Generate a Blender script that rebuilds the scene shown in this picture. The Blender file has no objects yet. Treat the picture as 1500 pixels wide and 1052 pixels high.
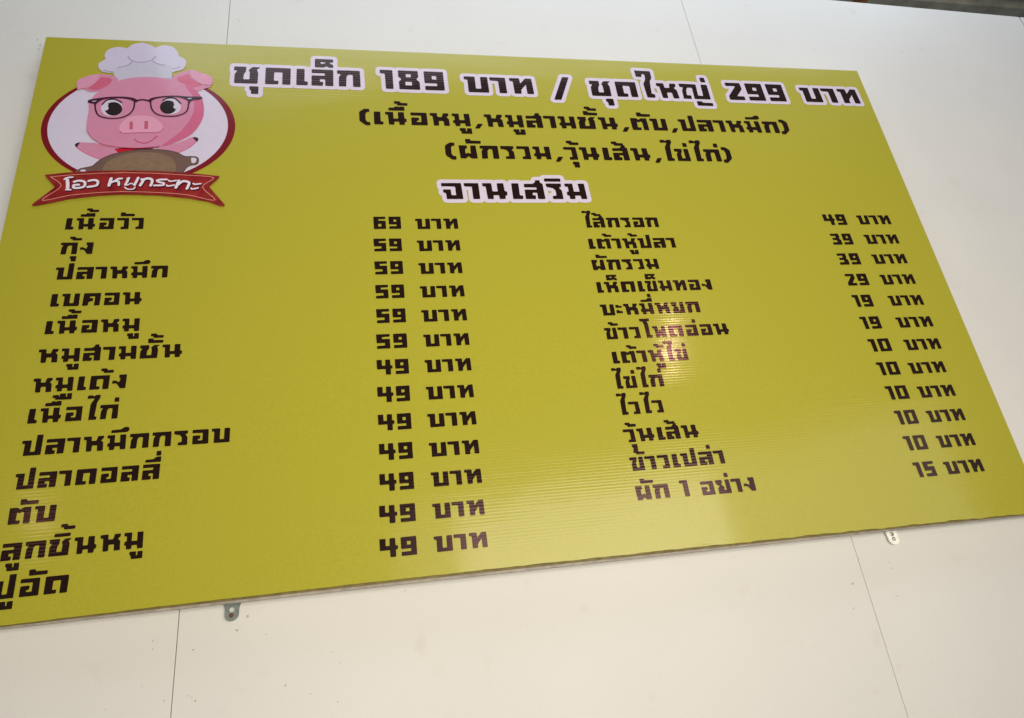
import bpy, bmesh, math, random
from mathutils import Vector, Matrix
from mathutils.geometry import delaunay_2d_cdt

# ------------------------------------------------------------------ camera, world, lamps, exposure
SC = bpy.context.scene
COL = SC.collection
TOP = 2.75                      # height of the sign's top edge above the ground (metres)

def link(o):
    COL.objects.link(o)
    return o

cam = bpy.data.cameras.new('camera')
cam.sensor_width = 36.0
cam.lens = 36.0 * 906.44 / 1500.0
cam.clip_start = 0.02
cam.clip_end = 200.0
cam_ob = link(bpy.data.objects.new('camera', cam))
yaw, pitch, roll = -0.198558, 0.386490, 0.123594
Rz = Matrix.Rotation(yaw, 3, 'Z')
Rx = Matrix.Rotation(pitch, 3, 'X')
Ry = Matrix.Rotation(roll, 3, 'Y')
R = Rz @ Rx @ Ry
right, fwd, up = R.col[0], R.col[1], R.col[2]
M = Matrix((right, up, -fwd)).transposed().to_4x4()
M.translation = Vector((0.70816, -1.09214, TOP - 1.25671))
cam_ob.matrix_world = M
SC.camera = cam_ob

world = bpy.data.worlds.new('World')
SC.world = world
world.use_nodes = True
bg = world.node_tree.nodes['Background']
bg.inputs['Color'].default_value = (0.78, 0.88, 1.0, 1)
bg.inputs['Strength'].default_value = 0.10

SC.view_settings.view_transform = 'Standard'
SC.view_settings.look = 'None'
SC.view_settings.gamma = 1.0
SC.view_settings.exposure = 0.0
SC.view_settings.use_curve_mapping = False

def area(name, loc, target, size, size_y, power, col, spread=180):
    d = bpy.data.lights.new(name, 'AREA')
    d.shape = 'RECTANGLE'
    d.size, d.size_y, d.energy, d.color = size, size_y, power, col
    d.spread = math.radians(spread)
    o = link(bpy.data.objects.new(name, d))
    o.location = loc
    o.rotation_euler = (Vector(target) - Vector(loc)).to_track_quat('-Z', 'Y').to_euler()
    return o

# daylight coming in under the roof edge from above, the bright street in front, and the stall's own bulbs
area('daylight_above', (1.45, -0.58, TOP + 1.0), (1.38, 0.0, TOP - 0.05), 3.3, 0.5, 18.0, (0.70, 0.84, 1.0))
area('street_daylight', (1.72, -2.4, TOP - 0.98), (0.9, 0.0, TOP - 0.75), 1.56, 0.80, 10.6, (1.0, 0.92, 0.77), 120)
area('street_daylight', (2.25, -2.7, TOP - 0.92), (1.0, 0.0, TOP - 0.75), 3.6, 1.1, 11.5, (1.0, 0.93, 0.80), 120)
area('low_front_fill', (0.74, -2.0, TOP - 1.80), (0.80, 0.0, TOP - 0.62), 1.0, 0.8, 10.9, (1.0, 0.88, 0.69), 115)  # unseen warm fill lamp, added low in front to brighten board and wall

def bulb(name, loc, power, col, radius):
    d = bpy.data.lights.new(name, 'POINT')
    d.energy, d.color, d.shadow_soft_size = power, col, radius
    o = link(bpy.data.objects.new(name, d))
    o.location = loc
    return o
bulb('bulb', (2.29, -2.0, TOP + 0.11), 11.5, (1.0, 0.66, 0.52), 0.05)
bulb('bulb', (-0.93, -2.0, TOP - 0.60), 1.1, (1.0, 0.66, 0.52), 0.05)

# ------------------------------------------------------------------ baked measurements (millimetres on the board: x right, y up from its top edge)
RING = [(209.8, -242.1, 183.7, 147.6), (208.1, -240.7, 170.6, 142.0)]
LINES = [
    ('ชุดเล็ก', 'head', 384.6, 656.4, -114.7),
    ('189', 'headn', 712.8, 848.0, -117.2),
    ('บาท', 'head', 903.8, 1061.9, -119.4),
    ('/', 'slash', 1108.9, 1126.9, -133.9),
    ('ชุดใหญ่', 'head', 1207.6, 1521.0, -118.4),
    ('299', 'headn', 1574.8, 1736.0, -117.0),
    ('บาท', 'head', 1793.1, 1954.9, -115.7),
    ('(เนื้อหมู,หมูสามชั้น,ตับ,ปลาหมึก)', 'sub', 683.4, 1684.1, -222.8),
    ('(ผักรวม,วุ้นเส้น,ไข่ไก่)', 'sub', 868.7, 1500.8, -315.2),
    ('จานเสริม', 'title', 829.7, 1143.7, -425.6),
    ('เนื้อวัว', 'item', 104.3, 240.0, -495.6),
    ('กุ้ง', 'item', 104.6, 157.8, -550.4),
    ('ปลาหมึก', 'item', 106.3, 292.3, -604.3),
    ('เบคอน', 'item', 103.6, 249.8, -659.8),
    ('เนื้อหมู', 'item', 103.1, 255.1, -714.3),
    ('หมูสามชั้น', 'item', 105.4, 327.4, -769.0),
    ('หมูเด้ง', 'item', 105.6, 244.9, -823.4),
    ('เนื้อไก่', 'item', 102.6, 238.6, -878.0),
    ('ปลาหมึกกรอบ', 'item', 105.3, 420.3, -932.8),
    ('ปลาดอลลี่', 'item', 104.7, 313.9, -987.6),
    ('ตับ', 'item', 102.1, 168.0, -1042.0),
    ('ลูกชิ้นหมู', 'item', 101.4, 300.7, -1096.4),
    ('ปูอัด', 'item', 102.3, 200.9, -1151.3),
    ('ไส้กรอก', 'item', 1129.9, 1298.5, -501.4),
    ('เต้าหู้ปลา', 'item', 1127.0, 1326.5, -556.0),
    ('ผักรวม', 'item', 1126.6, 1275.6, -609.2),
    ('เห็ดเข็มทอง', 'item', 1126.7, 1386.1, -663.7),
    ('บะหมี่หยก', 'item', 1129.5, 1345.3, -717.2),
    ('ข้าวโพดอ่อน', 'item', 1127.6, 1394.6, -771.2),
    ('เต้าหู้ไข่', 'item', 1130.9, 1292.2, -824.6),
    ('ไข่ไก่', 'item', 1129.1, 1227.2, -878.3),
    ('ไวไว', 'item', 1128.8, 1214.3, -932.0),
    ('วุ้นเส้น', 'item', 1131.1, 1271.4, -986.6),
    ('ข้าวเปล่า', 'item', 1127.9, 1314.3, -1041.2),
    ('ผัก', 'item', 1126.6, 1189.5, -1095.4),
    ('1', 'item', 1219.0, 1228.4, -1096.4),
    ('อย่าง', 'item', 1253.9, 1362.6, -1097.4),
    ('69', 'num', 674.4, 729.9, -500.4),
    ('บาท', 'baht', 763.6, 848.3, -501.4),
    ('59', 'num', 673.8, 729.1, -554.2),
    ('บาท', 'baht', 764.0, 848.3, -555.2),
    ('59', 'num', 674.1, 729.0, -608.0),
    ('บาท', 'baht', 764.2, 848.1, -609.2),
    ('59', 'num', 674.1, 728.9, -662.3),
    ('บาท', 'baht', 764.0, 847.8, -663.1),
    ('59', 'num', 674.1, 729.1, -716.0),
    ('บาท', 'baht', 763.7, 848.0, -716.7),
    ('59', 'num', 672.5, 729.1, -770.2),
    ('บาท', 'baht', 764.4, 848.1, -770.0),
    ('49', 'num', 686.9, 729.5, -823.4),
    ('บาท', 'baht', 763.8, 847.2, -823.4),
    ('49', 'num', 686.3, 728.9, -877.6),
    ('บาท', 'baht', 762.7, 846.8, -877.8),
    ('49', 'num', 685.9, 728.6, -931.3),
    ('บาท', 'baht', 762.1, 846.7, -931.1),
    ('49', 'num', 685.9, 728.2, -985.7),
    ('บาท', 'baht', 761.5, 846.7, -985.8),
    ('49', 'num', 684.9, 727.3, -1039.9),
    ('บาท', 'baht', 761.3, 846.2, -1039.4),
    ('49', 'num', 683.3, 727.1, -1094.6),
    ('บาท', 'baht', 760.4, 845.5, -1094.4),
    ('49', 'num', 682.2, 726.3, -1149.5),
    ('บาท', 'baht', 759.4, 845.3, -1149.2),
    ('49', 'num', 1733.7, 1776.6, -499.9),
    ('บาท', 'baht', 1811.8, 1896.9, -498.9),
    ('39', 'num', 1719.9, 1773.2, -554.6),
    ('บาท', 'baht', 1811.8, 1897.2, -554.0),
    ('39', 'num', 1718.5, 1773.3, -608.8),
    ('บาท', 'baht', 1811.8, 1897.1, -608.7),
    ('29', 'num', 1719.9, 1774.1, -663.7),
    ('บาท', 'baht', 1812.4, 1896.5, -663.6),
    ('19', 'num', 1723.7, 1764.7, -718.2),
    ('บาท', 'baht', 1812.1, 1895.5, -718.4),
    ('19', 'num', 1723.1, 1764.5, -773.0),
    ('บาท', 'baht', 1810.6, 1896.6, -773.4),
    ('10', 'num', 1723.0, 1768.5, -827.5),
    ('บาท', 'baht', 1808.5, 1893.8, -828.1),
    ('10', 'num', 1722.8, 1767.4, -882.6),
    ('บาท', 'baht', 1796.8, 1881.8, -883.2),
    ('10', 'num', 1722.7, 1766.8, -937.5),
    ('บาท', 'baht', 1796.6, 1881.0, -937.9),
    ('10', 'num', 1722.5, 1766.0, -992.2),
    ('บาท', 'baht', 1795.6, 1880.6, -992.4),
    ('10', 'num', 1721.3, 1765.2, -1046.8),
    ('บาท', 'baht', 1796.3, 1880.1, -1046.7),
    ('15', 'num', 1721.3, 1762.2, -1101.6),
    ('บาท', 'baht', 1789.6, 1875.9, -1101.2),
]
EMBLEM = {
    'hotpot': [
        ('c', 'pot_dark', 0, [(107.5, -366.8), (108.9, -355.1), (114, -352), (131.6, -346.4), (139, -337), (147.7, -327.5), (160.3, -318.7), (175.9, -312.3), (201.7, -305.8), (220.5, -303), (240, -302.3), (263.6, -304), (284.5, -309.6), (300.1, -319), (314.8, -319.2), (323.8, -321), (327.3, -328.8), (325.1, -338.8), (312.2, -343), (305.4, -349), (300.4, -360.8), (293.1, -372), (202.2, -369.3)]),
        ('c', 'emblem_white', 0, [(312.9, -323.5), (317.3, -322.6), (322.1, -323.8), (323.2, -328.9), (321.8, -334.5), (317.8, -336.2), (314.5, -334.6)]),
        ('c', 'emblem_white', 0, [(112.3, -357.8), (114.5, -355.4), (119.3, -355), (122.1, -357.7), (121.4, -360.3), (115.8, -361.1)]),
        ('c', 'pot_light', 0, [(154.5, -358.8), (154.1, -343.3), (160.5, -332.3), (176.2, -321.4), (194, -313.8), (212.3, -310.1), (234.4, -310.1), (253.7, -312.8), (270.2, -320.3), (280.6, -329.7), (285.7, -344.7), (284.7, -359.6), (265.4, -372.4), (188.2, -373)]),
        ('s', 'pot_line', 1.6, [(108.9, -355.1), (114, -352), (131.6, -346.4), (139, -337), (147.7, -327.5), (160.3, -318.7), (175.9, -312.3), (201.7, -305.8), (220.5, -303), (240, -302.3), (263.6, -304), (284.5, -309.6), (300.1, -319), (314.8, -319.2), (323.8, -321), (327.3, -328.8), (325.1, -338.8), (312.2, -343), (305.4, -349), (300.4, -360.8)]),
        ('s', 'pot_line2', 1.6, [(171.6, -335.5), (188.9, -324.6), (213.2, -318.7), (242, -323.8)]),
        ('s', 'pot_line2', 1.6, [(185.3, -348), (211.4, -331.5), (233.7, -334.7), (263.5, -351.3)]),
        ('s', 'pot_line2', 1.6, [(173.1, -348.1), (196.7, -339.4), (222.7, -349.7)]),
        ('s', 'pot_line2', 1.6, [(224.3, -334.8), (245.6, -328.1), (268.7, -338.5)]),
    ],
    'arm': [
        ('c', 'pink', 0, [(101.5, -287.7), (114, -286.9), (130.4, -287.9), (143.2, -290.3), (165.9, -296.8), (176.2, -304.5), (176.2, -314.9), (164, -317.7), (147.9, -328.7), (135, -325.1), (117.7, -315.1), (106.8, -307.5), (97.7, -299.4)]),
        ('c', 'hoof', 0, [(101.9, -287.1), (96.8, -288.3), (93.5, -292.5), (95.6, -297.3), (97.6, -299.6), (100, -293.4)]),
        ('s', 'pink_dark', 1.6, [(97.8, -299.7), (106.9, -307.9), (117.7, -315.4), (135.1, -325.4), (146, -328.9)]),
    ],
    'arm ': [
        ('c', 'pink', 0, [(244, -298.3), (262.3, -289.9), (282.5, -284.4), (296.7, -277), (306.6, -269.6), (311.9, -268.4), (316.7, -274.1), (320.5, -279.7), (309.9, -293.4), (298.8, -302.9), (286.9, -310.7), (269.7, -307.8), (251.7, -302.2)]),
        ('c', 'hoof', 0, [(311.4, -269.2), (314.8, -268.5), (319.8, -269), (323.1, -273.5), (322.2, -278), (320.4, -280.1), (316, -275.7)]),
        ('s', 'pink_dark', 1.6, [(286.8, -310.3), (298.7, -302.7), (309.9, -293.2), (319.4, -281)]),
    ],
    'scarf': [
        ('p', 'scarf_red', 0, [(166, -302.6), (171.6, -307.7), (175.9, -312.7), (187.2, -312.2), (202, -309.3), (215.4, -303.8), (214.8, -297.6), (188.1, -297.6)]),
        ('p', 'scarf_dark', 0, [(166.7, -298.2), (176.9, -299.2), (188.4, -299.9), (207.5, -300.4), (245.5, -296.5), (249.9, -294.3), (250.1, -296.4), (235.6, -300.8), (215.5, -304.7), (207.7, -303.2), (188.6, -301.8), (175.8, -300.5)]),
    ],
    'pig_head': [
        ('c', 'pink', 0, [(75.7, -124), (90.2, -110.6), (104.8, -105), (121.8, -101.9), (143.8, -107.1), (152.8, -117.5), (141.6, -137.9), (123.7, -148.4), (105.2, -152.6), (89.1, -145.7), (79, -148.1), (77.1, -137.9)]),
        ('c', 'pink_dark', 0, [(117.2, -111.8), (136.8, -113.7), (140.7, -121), (133.6, -135.4), (119.5, -145.8), (108.3, -147.7), (98.2, -143.1), (102.9, -135.4), (112.2, -125.1)]),
        ('c', 'pink', 0, [(256.9, -112.7), (261.8, -99.4), (278.9, -86.8), (296.9, -82.3), (315.9, -89.3), (338.5, -100), (339.1, -125.4), (322.2, -136.3), (303.6, -145.1), (278.5, -131.9)]),
        ('c', 'pink_dark', 0, [(268.4, -106.9), (277.9, -99.4), (290.7, -94.7), (297.8, -107.8), (307.7, -117.6), (319.3, -123.7), (308.6, -130.5), (294.6, -132.6), (277.8, -123.3)]),
        ('c', 'pink', 0, [(110.5, -254.4), (108.2, -236.4), (107.9, -207.9), (106.1, -185.5), (113.1, -161.2), (125.4, -145.6), (135.6, -135.4), (149.4, -122), (171.7, -112.4), (191.3, -107.8), (210.4, -106.3), (240.4, -108.2), (263.1, -114.8), (286.5, -124), (306.8, -137.8), (321.4, -160.6), (328.4, -189.1), (327.8, -217.5), (318.1, -246.6), (302.8, -268), (278.1, -284.8), (250.4, -294.3), (218.4, -299.5), (192.2, -299.8), (170, -297.6), (149.8, -293.6), (136.9, -287.4), (121.7, -274)]),
        ('c', 'pink_shade', 0, [(285.7, -124.9), (296.5, -130.6), (307.6, -138.3), (321.9, -160.9), (328, -189.4), (327.5, -217.7), (317.6, -246.2), (302.4, -267.4), (279.1, -283.3), (255.3, -293.5), (265.6, -280.6), (285.2, -256.8), (299.9, -230.8), (307.9, -202.1), (308.4, -178), (301.9, -155.1), (291, -137.1)]),
        ('c', 'snout', 0, [(170.3, -247.2), (171.7, -239.1), (176.7, -228.6), (187.1, -218.3), (206.4, -214.4), (226.5, -216.1), (242.6, -227.3), (250.1, -236.9), (253.1, -246.1), (251.6, -253.5), (242.2, -258.8), (214.3, -259.5), (191.7, -261.7), (177.2, -262.2), (172.5, -256.2)]),
        ('p', 'nostril', 0, [(187.5, -231.3), (193.7, -231.1), (196.2, -251.7), (189.8, -252.4)]),
        ('p', 'nostril', 0, [(215.8, -228.6), (222.7, -228.4), (224.5, -250.1), (217.5, -250.3)]),
        ('s', 'nostril', 3, [(201.5, -277.1), (209.5, -284.1), (223.6, -286.9), (235.1, -279.2), (243.4, -268.1)]),
        ('c', 'emblem_white', 0, [(130.3, -197.5), (131.7, -185.7), (139.6, -176.6), (150.8, -173.8), (161.1, -177.5), (169, -189.1), (169.9, -204.3), (165.2, -213.8), (152.6, -217.7), (140.9, -215.1), (133.6, -207.9)]),
        ('c', 'emblem_white', 0, [(243.5, -186.4), (248.4, -171.1), (257.2, -165.4), (265.7, -165.1), (276.5, -171.9), (282.6, -187.4), (280.5, -200.1), (272.6, -207.1), (259.3, -208.9), (248.6, -201.7)]),
        ('p', 'pupil', 0, [(170.3, -197.7), (170.3, -202.6), (169.1, -207.1), (166.9, -211), (163.8, -214), (160, -215.9), (155.8, -216.7), (151.4, -216.2), (147.2, -214.5), (143.4, -211.7), (140.4, -208), (138.2, -203.6), (137, -198.9), (137, -194.1), (138.1, -189.6), (140.3, -185.6), (143.4, -182.6), (147.2, -180.5), (151.5, -179.7), (155.9, -180.2), (160.1, -181.9), (163.9, -184.8), (167, -188.5), (169.2, -193)]),
        ('p', 'pupil', 0, [(274.2, -189.4), (274.1, -194.2), (272.8, -198.7), (270.6, -202.7), (267.5, -205.7), (263.7, -207.7), (259.6, -208.4), (255.4, -207.9), (251.3, -206.2), (247.7, -203.4), (244.8, -199.7), (242.8, -195.3), (241.8, -190.5), (241.9, -185.7), (243.1, -181.1), (245.4, -177.2), (248.5, -174.1), (252.2, -172), (256.3, -171.2), (260.6, -171.7), (264.7, -173.4), (268.3, -176.3), (271.3, -180.1), (273.3, -184.5)]),
        ('p', 'emblem_white', 0, [(144.1, -196.5), (144, -199), (143.1, -201), (141.7, -202.5), (139.8, -203), (137.8, -202.6), (136, -201.3), (134.7, -199.3), (134, -196.9), (134.1, -194.5), (134.9, -192.4), (136.4, -190.9), (138.3, -190.4), (140.3, -190.8), (142.1, -192.1), (143.4, -194.1)]),
        ('p', 'emblem_white', 0, [(278.5, -188), (278.3, -190.5), (277.4, -192.6), (275.8, -194.1), (273.8, -194.6), (271.8, -194.2), (269.9, -192.9), (268.6, -190.8), (268, -188.4), (268.2, -185.9), (269.2, -183.8), (270.8, -182.3), (272.7, -181.7), (274.8, -182.1), (276.6, -183.5), (277.9, -185.5)]),
        ('p', 'emblem_white', 0, [(134.3, -190.3), (138.7, -183.1), (143.9, -188.3), (138.7, -193.7)]),
        ('p', 'emblem_white', 0, [(267, -175.9), (272, -178.9), (277.8, -187.5), (270.5, -185.4)]),
        ('s', 'glasses', 3.2, [(131, -187.4), (138.6, -175.5), (152.2, -171.9), (167.2, -180.1)]),
        ('s', 'glasses', 3.2, [(245.9, -172.4), (255.5, -165), (269.2, -165.9), (281.8, -179.5)]),
        ('s', 'pink_dark', 1.5, [(111.2, -256.6), (121.7, -274), (136.9, -287.4), (149.8, -293.6), (170, -297.6), (192.2, -299.8), (218.4, -299.5), (250.4, -294.3)]),
        ('s', 'snout', 2.0, [(117.2, -111.8), (114.3, -119.4), (106.5, -133.2), (97.3, -143.2)]),
        ('c', 'pink_light', 0, [(76.4, -124.8), (90.3, -111.4), (104.9, -105.9), (115.9, -104.2), (114, -116.5), (105.4, -132.4), (96.2, -142.1), (88.9, -144.6), (79.4, -146.7)]),
        ('c', 'pink_light', 0, [(292.5, -86.1), (301.5, -83), (315.9, -89.9), (337.6, -101), (338, -124), (319.2, -122), (306.3, -113.3), (298.1, -103.4)]),
        ('s', 'nostril', 1.3, [(173.1, -257.4), (177.2, -262.2), (191.8, -261.9), (214.4, -260), (242.2, -259), (251.6, -253.5), (253.1, -246.5)]),
    ],
    'glasses': [
        ('c', 'glasses', 0, [(103.4, -177.3), (111.4, -173.5), (138.4, -166.7), (167.9, -164.6), (186.5, -166.9), (197.2, -173), (196.8, -177.3), (193.2, -179.4), (182.1, -172.4), (163.5, -169.3), (139, -171.7), (125.8, -178.1), (118.9, -187.8), (113.7, -185.6), (104.8, -183.6)]),
        ('c', 'glasses', 0, [(217.3, -173), (225, -165.4), (244.8, -160.1), (271.9, -157.5), (292.7, -159.1), (321.2, -158.7), (321.1, -164.9), (303, -170.9), (299, -178.8), (294.5, -171.2), (281, -163.5), (263.7, -162.2), (238.5, -165.4), (226.4, -171.9), (221.2, -178.1)]),
        ('s', 'glasses', 4, [(195, -175.7), (205.4, -171.5), (220, -174.5)]),
        ('s', 'glasses', 3, [(117.6, -183.9), (120.1, -200.2), (127.9, -216.9), (145.2, -223.8), (166.3, -223.1), (183.3, -213.7), (191.5, -197.7), (192, -177.5)]),
        ('s', 'glasses', 3, [(222.6, -175.9), (225.6, -193), (234, -206.9), (248, -214), (268.3, -215), (284.8, -210.2), (296, -198.2), (297.2, -173.1)]),
        ('p', 'emblem_white', 0, [(109.2, -179.4), (120.9, -177.6), (115.6, -181.1)]),
        ('p', 'emblem_white', 0, [(292.7, -164.5), (304.5, -163.3), (298.4, -167)]),
    ],
    'chef_hat': [
        ('c', 'hat_white', 0, [(140.2, -96.7), (131, -97.7), (120, -94.8), (112.7, -87.4), (109.9, -79.5), (110.5, -70.2), (119.2, -60.9), (121, -56.4), (117.8, -46.9), (123, -31.1), (137.9, -22.2), (153.8, -22.1), (160.5, -24.1), (169.8, -12), (188.4, -5.7), (207.2, -11.5), (216, -18.6), (231.7, -10.9), (250.4, -14), (263, -29.4), (266.7, -41.3), (278.4, -49.6), (283.4, -63.7), (277.4, -80.1), (260.8, -88.3), (256.9, -89.9), (208.5, -86)]),
        ('p', 'hat_band', 0, [(146.8, -82.2), (167.6, -75.2), (174.4, -64.3), (186.5, -65.7), (200.4, -65), (213.9, -59.8), (226.8, -68.9), (255.8, -72.3), (257.8, -109.1), (240.5, -107.9), (210.4, -105.9), (171.7, -112.4), (149.5, -122.5), (145.6, -109.3), (139.9, -93.8)]),
        ('s', 'hat_fold', 2.2, [(164.3, -48.6), (171.8, -58.6), (184.3, -63.8), (198.2, -63), (211.7, -57.2), (219.5, -44.6)]),
        ('s', 'hat_fold', 2.2, [(174.3, -63.4), (166.6, -74.4), (148.7, -82.1)]),
        ('s', 'hat_fold', 2.2, [(213.5, -59.2), (226.7, -67.4), (240.1, -70.8)]),
        ('s', 'hat_fold', 2.2, [(121.4, -90.4), (130.5, -93.7), (139.8, -94.4)]),
        ('s', 'hat_fold', 2.2, [(256.7, -80), (266, -77.1), (271.7, -73)]),
    ],
    'ribbon': [
        ('p', 'ribbon_edge', 0, [(51.8, -370.3), (54.8, -369.2), (96.1, -363), (134.5, -359.6), (173.7, -357.9), (200.1, -357.3), (188.5, -357.4), (255.5, -358.5), (300.7, -361.7), (324.2, -363.9), (369.6, -369.9), (370.7, -373.4), (352.6, -396.9), (385.1, -441.5), (384.3, -445), (377.4, -444.5), (353.7, -434), (315.1, -425.2), (261.1, -418.5), (221.3, -417), (195.1, -416.7), (193.5, -416.5), (154.9, -419), (105, -426.7), (68.9, -437.4), (45, -443.4), (40.8, -441.6), (42.8, -437.4), (74.4, -398.9)]),
        ('p', 'ribbon_red', 0, [(63.3, -375.1), (97.1, -370.3), (148.3, -365.5), (187.6, -364.1), (189.1, -363.4), (256.1, -364.9), (310.8, -369), (359.4, -374.6), (340.3, -397.8), (365.6, -430), (314.6, -417.6), (260.5, -411.8), (194.3, -409.5), (192.7, -409.9), (154.1, -412), (103.8, -418.7), (57.2, -430.3), (84.9, -397.2)]),
        ('c', 'ribbon_ember', 0, [(282.1, -368.3), (291.4, -365.5), (301.9, -377.2), (298.5, -385.4), (287.3, -381)]),
        ('c', 'ribbon_ember', 0, [(233.4, -406.2), (248.9, -402.6), (262.9, -409.7), (254.4, -417.6), (239.6, -415.9)]),
        ('c', 'ribbon_ember', 0, [(338.9, -416.6), (351.8, -405.9), (361.3, -425.5), (344.7, -422)]),
        ('c', 'ribbon_ember', 0, [(266, -384.7), (277.2, -390), (272.8, -400.8), (261.6, -395.5)]),
        ('c', 'ribbon_ember', 0, [(102.4, -371.6), (118.1, -373.3), (127.3, -383.8), (115.3, -390.9), (105.4, -383.9)]),
        ('c', 'ribbon_ember', 0, [(151.9, -404.7), (162.2, -394.2), (170.4, -408.2), (162.2, -415.2)]),
        ('c', 'ribbon_ember', 0, [(125.2, -367.9), (140.6, -366.9), (136.9, -378.4)]),
        ('s', 'ribbon_line', 1.3, [(63.3, -375.1), (97.1, -370.3), (148.3, -365.5), (187.6, -364.1), (189.1, -363.4), (256.1, -364.9), (310.8, -369), (359.4, -374.6), (340.3, -397.8), (365.6, -430), (314.6, -417.6), (260.5, -411.8), (194.3, -409.5), (192.7, -409.9), (154.1, -412), (103.8, -418.7), (57.2, -430.3), (84.9, -397.2), (63.3, -375.1)]),
    ],
    'banner_lettering': [
        ('s', 'banner_shadow', 7.0, [(95.5, -384.1), (97.7, -394.5), (99, -405)]),
        ('s', 'banner_shadow', 4.2, [(96.6, -407.4), (104.6, -407.7)]),
        ('s', 'banner_shadow', 4.4, [(90.3, -382.7), (94.6, -379.2), (104, -377.5)]),
        ('s', 'banner_shadow', 5.6, [(108.1, -388.7), (116.1, -386.2), (124.6, -387.7), (128.3, -393.5), (126.3, -400.5), (117.1, -403.5), (109.3, -402.5), (109.1, -396.6), (117.4, -395.8)]),
        ('s', 'banner_shadow', 5.6, [(133.5, -386.6), (141, -384.5), (148, -385.8), (150.5, -390.8), (147.9, -397.8), (133.7, -401)]),
        ('s', 'banner_shadow', 6.6, [(172.8, -380.3), (170.8, -397.3)]),
        ('s', 'banner_shadow', 5.3999999999999995, [(172.4, -391), (180, -386.7), (186.7, -387.9), (188.4, -396.2)]),
        ('s', 'banner_shadow', 5.0, [(180.3, -386.2), (185.6, -381.3), (192.1, -380.4)]),
        ('s', 'banner_shadow', 5.8, [(204.5, -379.4), (200.4, -395.4)]),
        ('s', 'banner_shadow', 3.8, [(201.7, -380.1), (205.2, -379)]),
        ('s', 'banner_shadow', 3.4000000000000004, [(199.3, -395.1), (204.1, -396.1), (209.6, -392.2), (216.2, -395.4)]),
        ('s', 'banner_shadow', 5.8, [(221.6, -378.6), (216.8, -395.7)]),
        ('s', 'banner_shadow', 3.4000000000000004, [(199.8, -401.4), (205.2, -406.2), (215, -406), (218.2, -401)]),
        ('s', 'banner_shadow', 6.2, [(227.2, -396.7), (231.2, -384), (228.4, -382.3)]),
        ('s', 'banner_shadow', 6.0, [(231.2, -384), (237.5, -379.9), (245.7, -381.6), (247.9, -387.5), (246.1, -397)]),
        ('s', 'banner_shadow', 5.0, [(274.2, -382.3), (262.5, -382.6), (256.5, -385.1), (261.1, -388.7), (269.7, -391.5), (267.8, -396.2), (252.5, -397)]),
        ('s', 'banner_shadow', 4.2, [(278.2, -384.6), (281.8, -386.8), (291.7, -384.5)]),
        ('s', 'banner_shadow', 4.2, [(275.2, -396.3), (278.7, -398.3), (288.9, -395.9)]),
        ('s', 'banner_shadow', 6.3999999999999995, [(296.9, -385.1), (292.9, -402)]),
        ('s', 'banner_shadow', 6.0, [(295.4, -395.7), (304.4, -386.6), (314.4, -388), (316.5, -392.5), (313.4, -404.6)]),
        ('s', 'banner_shadow', 4.2, [(324.3, -391.9), (327.8, -393.9), (338.3, -392.4)]),
        ('s', 'banner_shadow', 4.2, [(321, -403.3), (324.3, -405.4), (334.2, -402.7)]),
        ('s', 'banner_white', 6.2, [(93.9, -382.3), (96.1, -392.7), (97.4, -403.2)]),
        ('s', 'banner_white', 3.4, [(95, -405.6), (103, -405.9)]),
        ('s', 'banner_white', 3.6, [(88.7, -380.9), (93, -377.4), (102.4, -375.7)]),
        ('s', 'banner_white', 4.8, [(106.5, -386.9), (114.5, -384.4), (123, -385.9), (126.7, -391.7), (124.7, -398.7), (115.5, -401.7), (107.7, -400.7), (107.5, -394.8), (115.8, -394)]),
        ('s', 'banner_white', 4.8, [(131.9, -384.8), (139.4, -382.7), (146.4, -384), (148.9, -389), (146.3, -396), (132.1, -399.2)]),
        ('s', 'banner_white', 5.8, [(171.2, -378.5), (169.2, -395.5)]),
        ('s', 'banner_white', 4.6, [(170.8, -389.2), (178.4, -384.9), (185.1, -386.1), (186.8, -394.4)]),
        ('s', 'banner_white', 4.2, [(178.7, -384.4), (184, -379.5), (190.5, -378.6)]),
        ('s', 'banner_white', 5.0, [(202.9, -377.6), (198.8, -393.6)]),
        ('s', 'banner_white', 3.0, [(200.1, -378.3), (203.6, -377.2)]),
        ('s', 'banner_white', 2.6, [(197.7, -393.3), (202.5, -394.3), (208, -390.4), (214.6, -393.6)]),
        ('s', 'banner_white', 5.0, [(220, -376.8), (215.2, -393.9)]),
        ('s', 'banner_white', 2.6, [(198.2, -399.6), (203.6, -404.4), (213.4, -404.2), (216.6, -399.2)]),
        ('s', 'banner_white', 5.4, [(225.6, -394.9), (229.6, -382.2), (226.8, -380.5)]),
        ('s', 'banner_white', 5.2, [(229.6, -382.2), (235.9, -378.1), (244.1, -379.8), (246.3, -385.7), (244.5, -395.2)]),
        ('s', 'banner_white', 4.2, [(272.6, -380.5), (260.9, -380.8), (254.9, -383.3), (259.5, -386.9), (268.1, -389.7), (266.2, -394.4), (250.9, -395.2)]),
        ('s', 'banner_white', 3.4, [(276.6, -382.8), (280.2, -385), (290.1, -382.7)]),
        ('s', 'banner_white', 3.4, [(273.6, -394.5), (277.1, -396.5), (287.3, -394.1)]),
        ('s', 'banner_white', 5.6, [(295.3, -383.3), (291.3, -400.2)]),
        ('s', 'banner_white', 5.2, [(293.8, -393.9), (302.8, -384.8), (312.8, -386.2), (314.9, -390.7), (311.8, -402.8)]),
        ('s', 'banner_white', 3.4, [(322.7, -390.1), (326.2, -392.1), (336.7, -390.6)]),
        ('s', 'banner_white', 3.4, [(319.4, -401.5), (322.7, -403.6), (332.6, -400.9)]),
    ],
}
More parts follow.
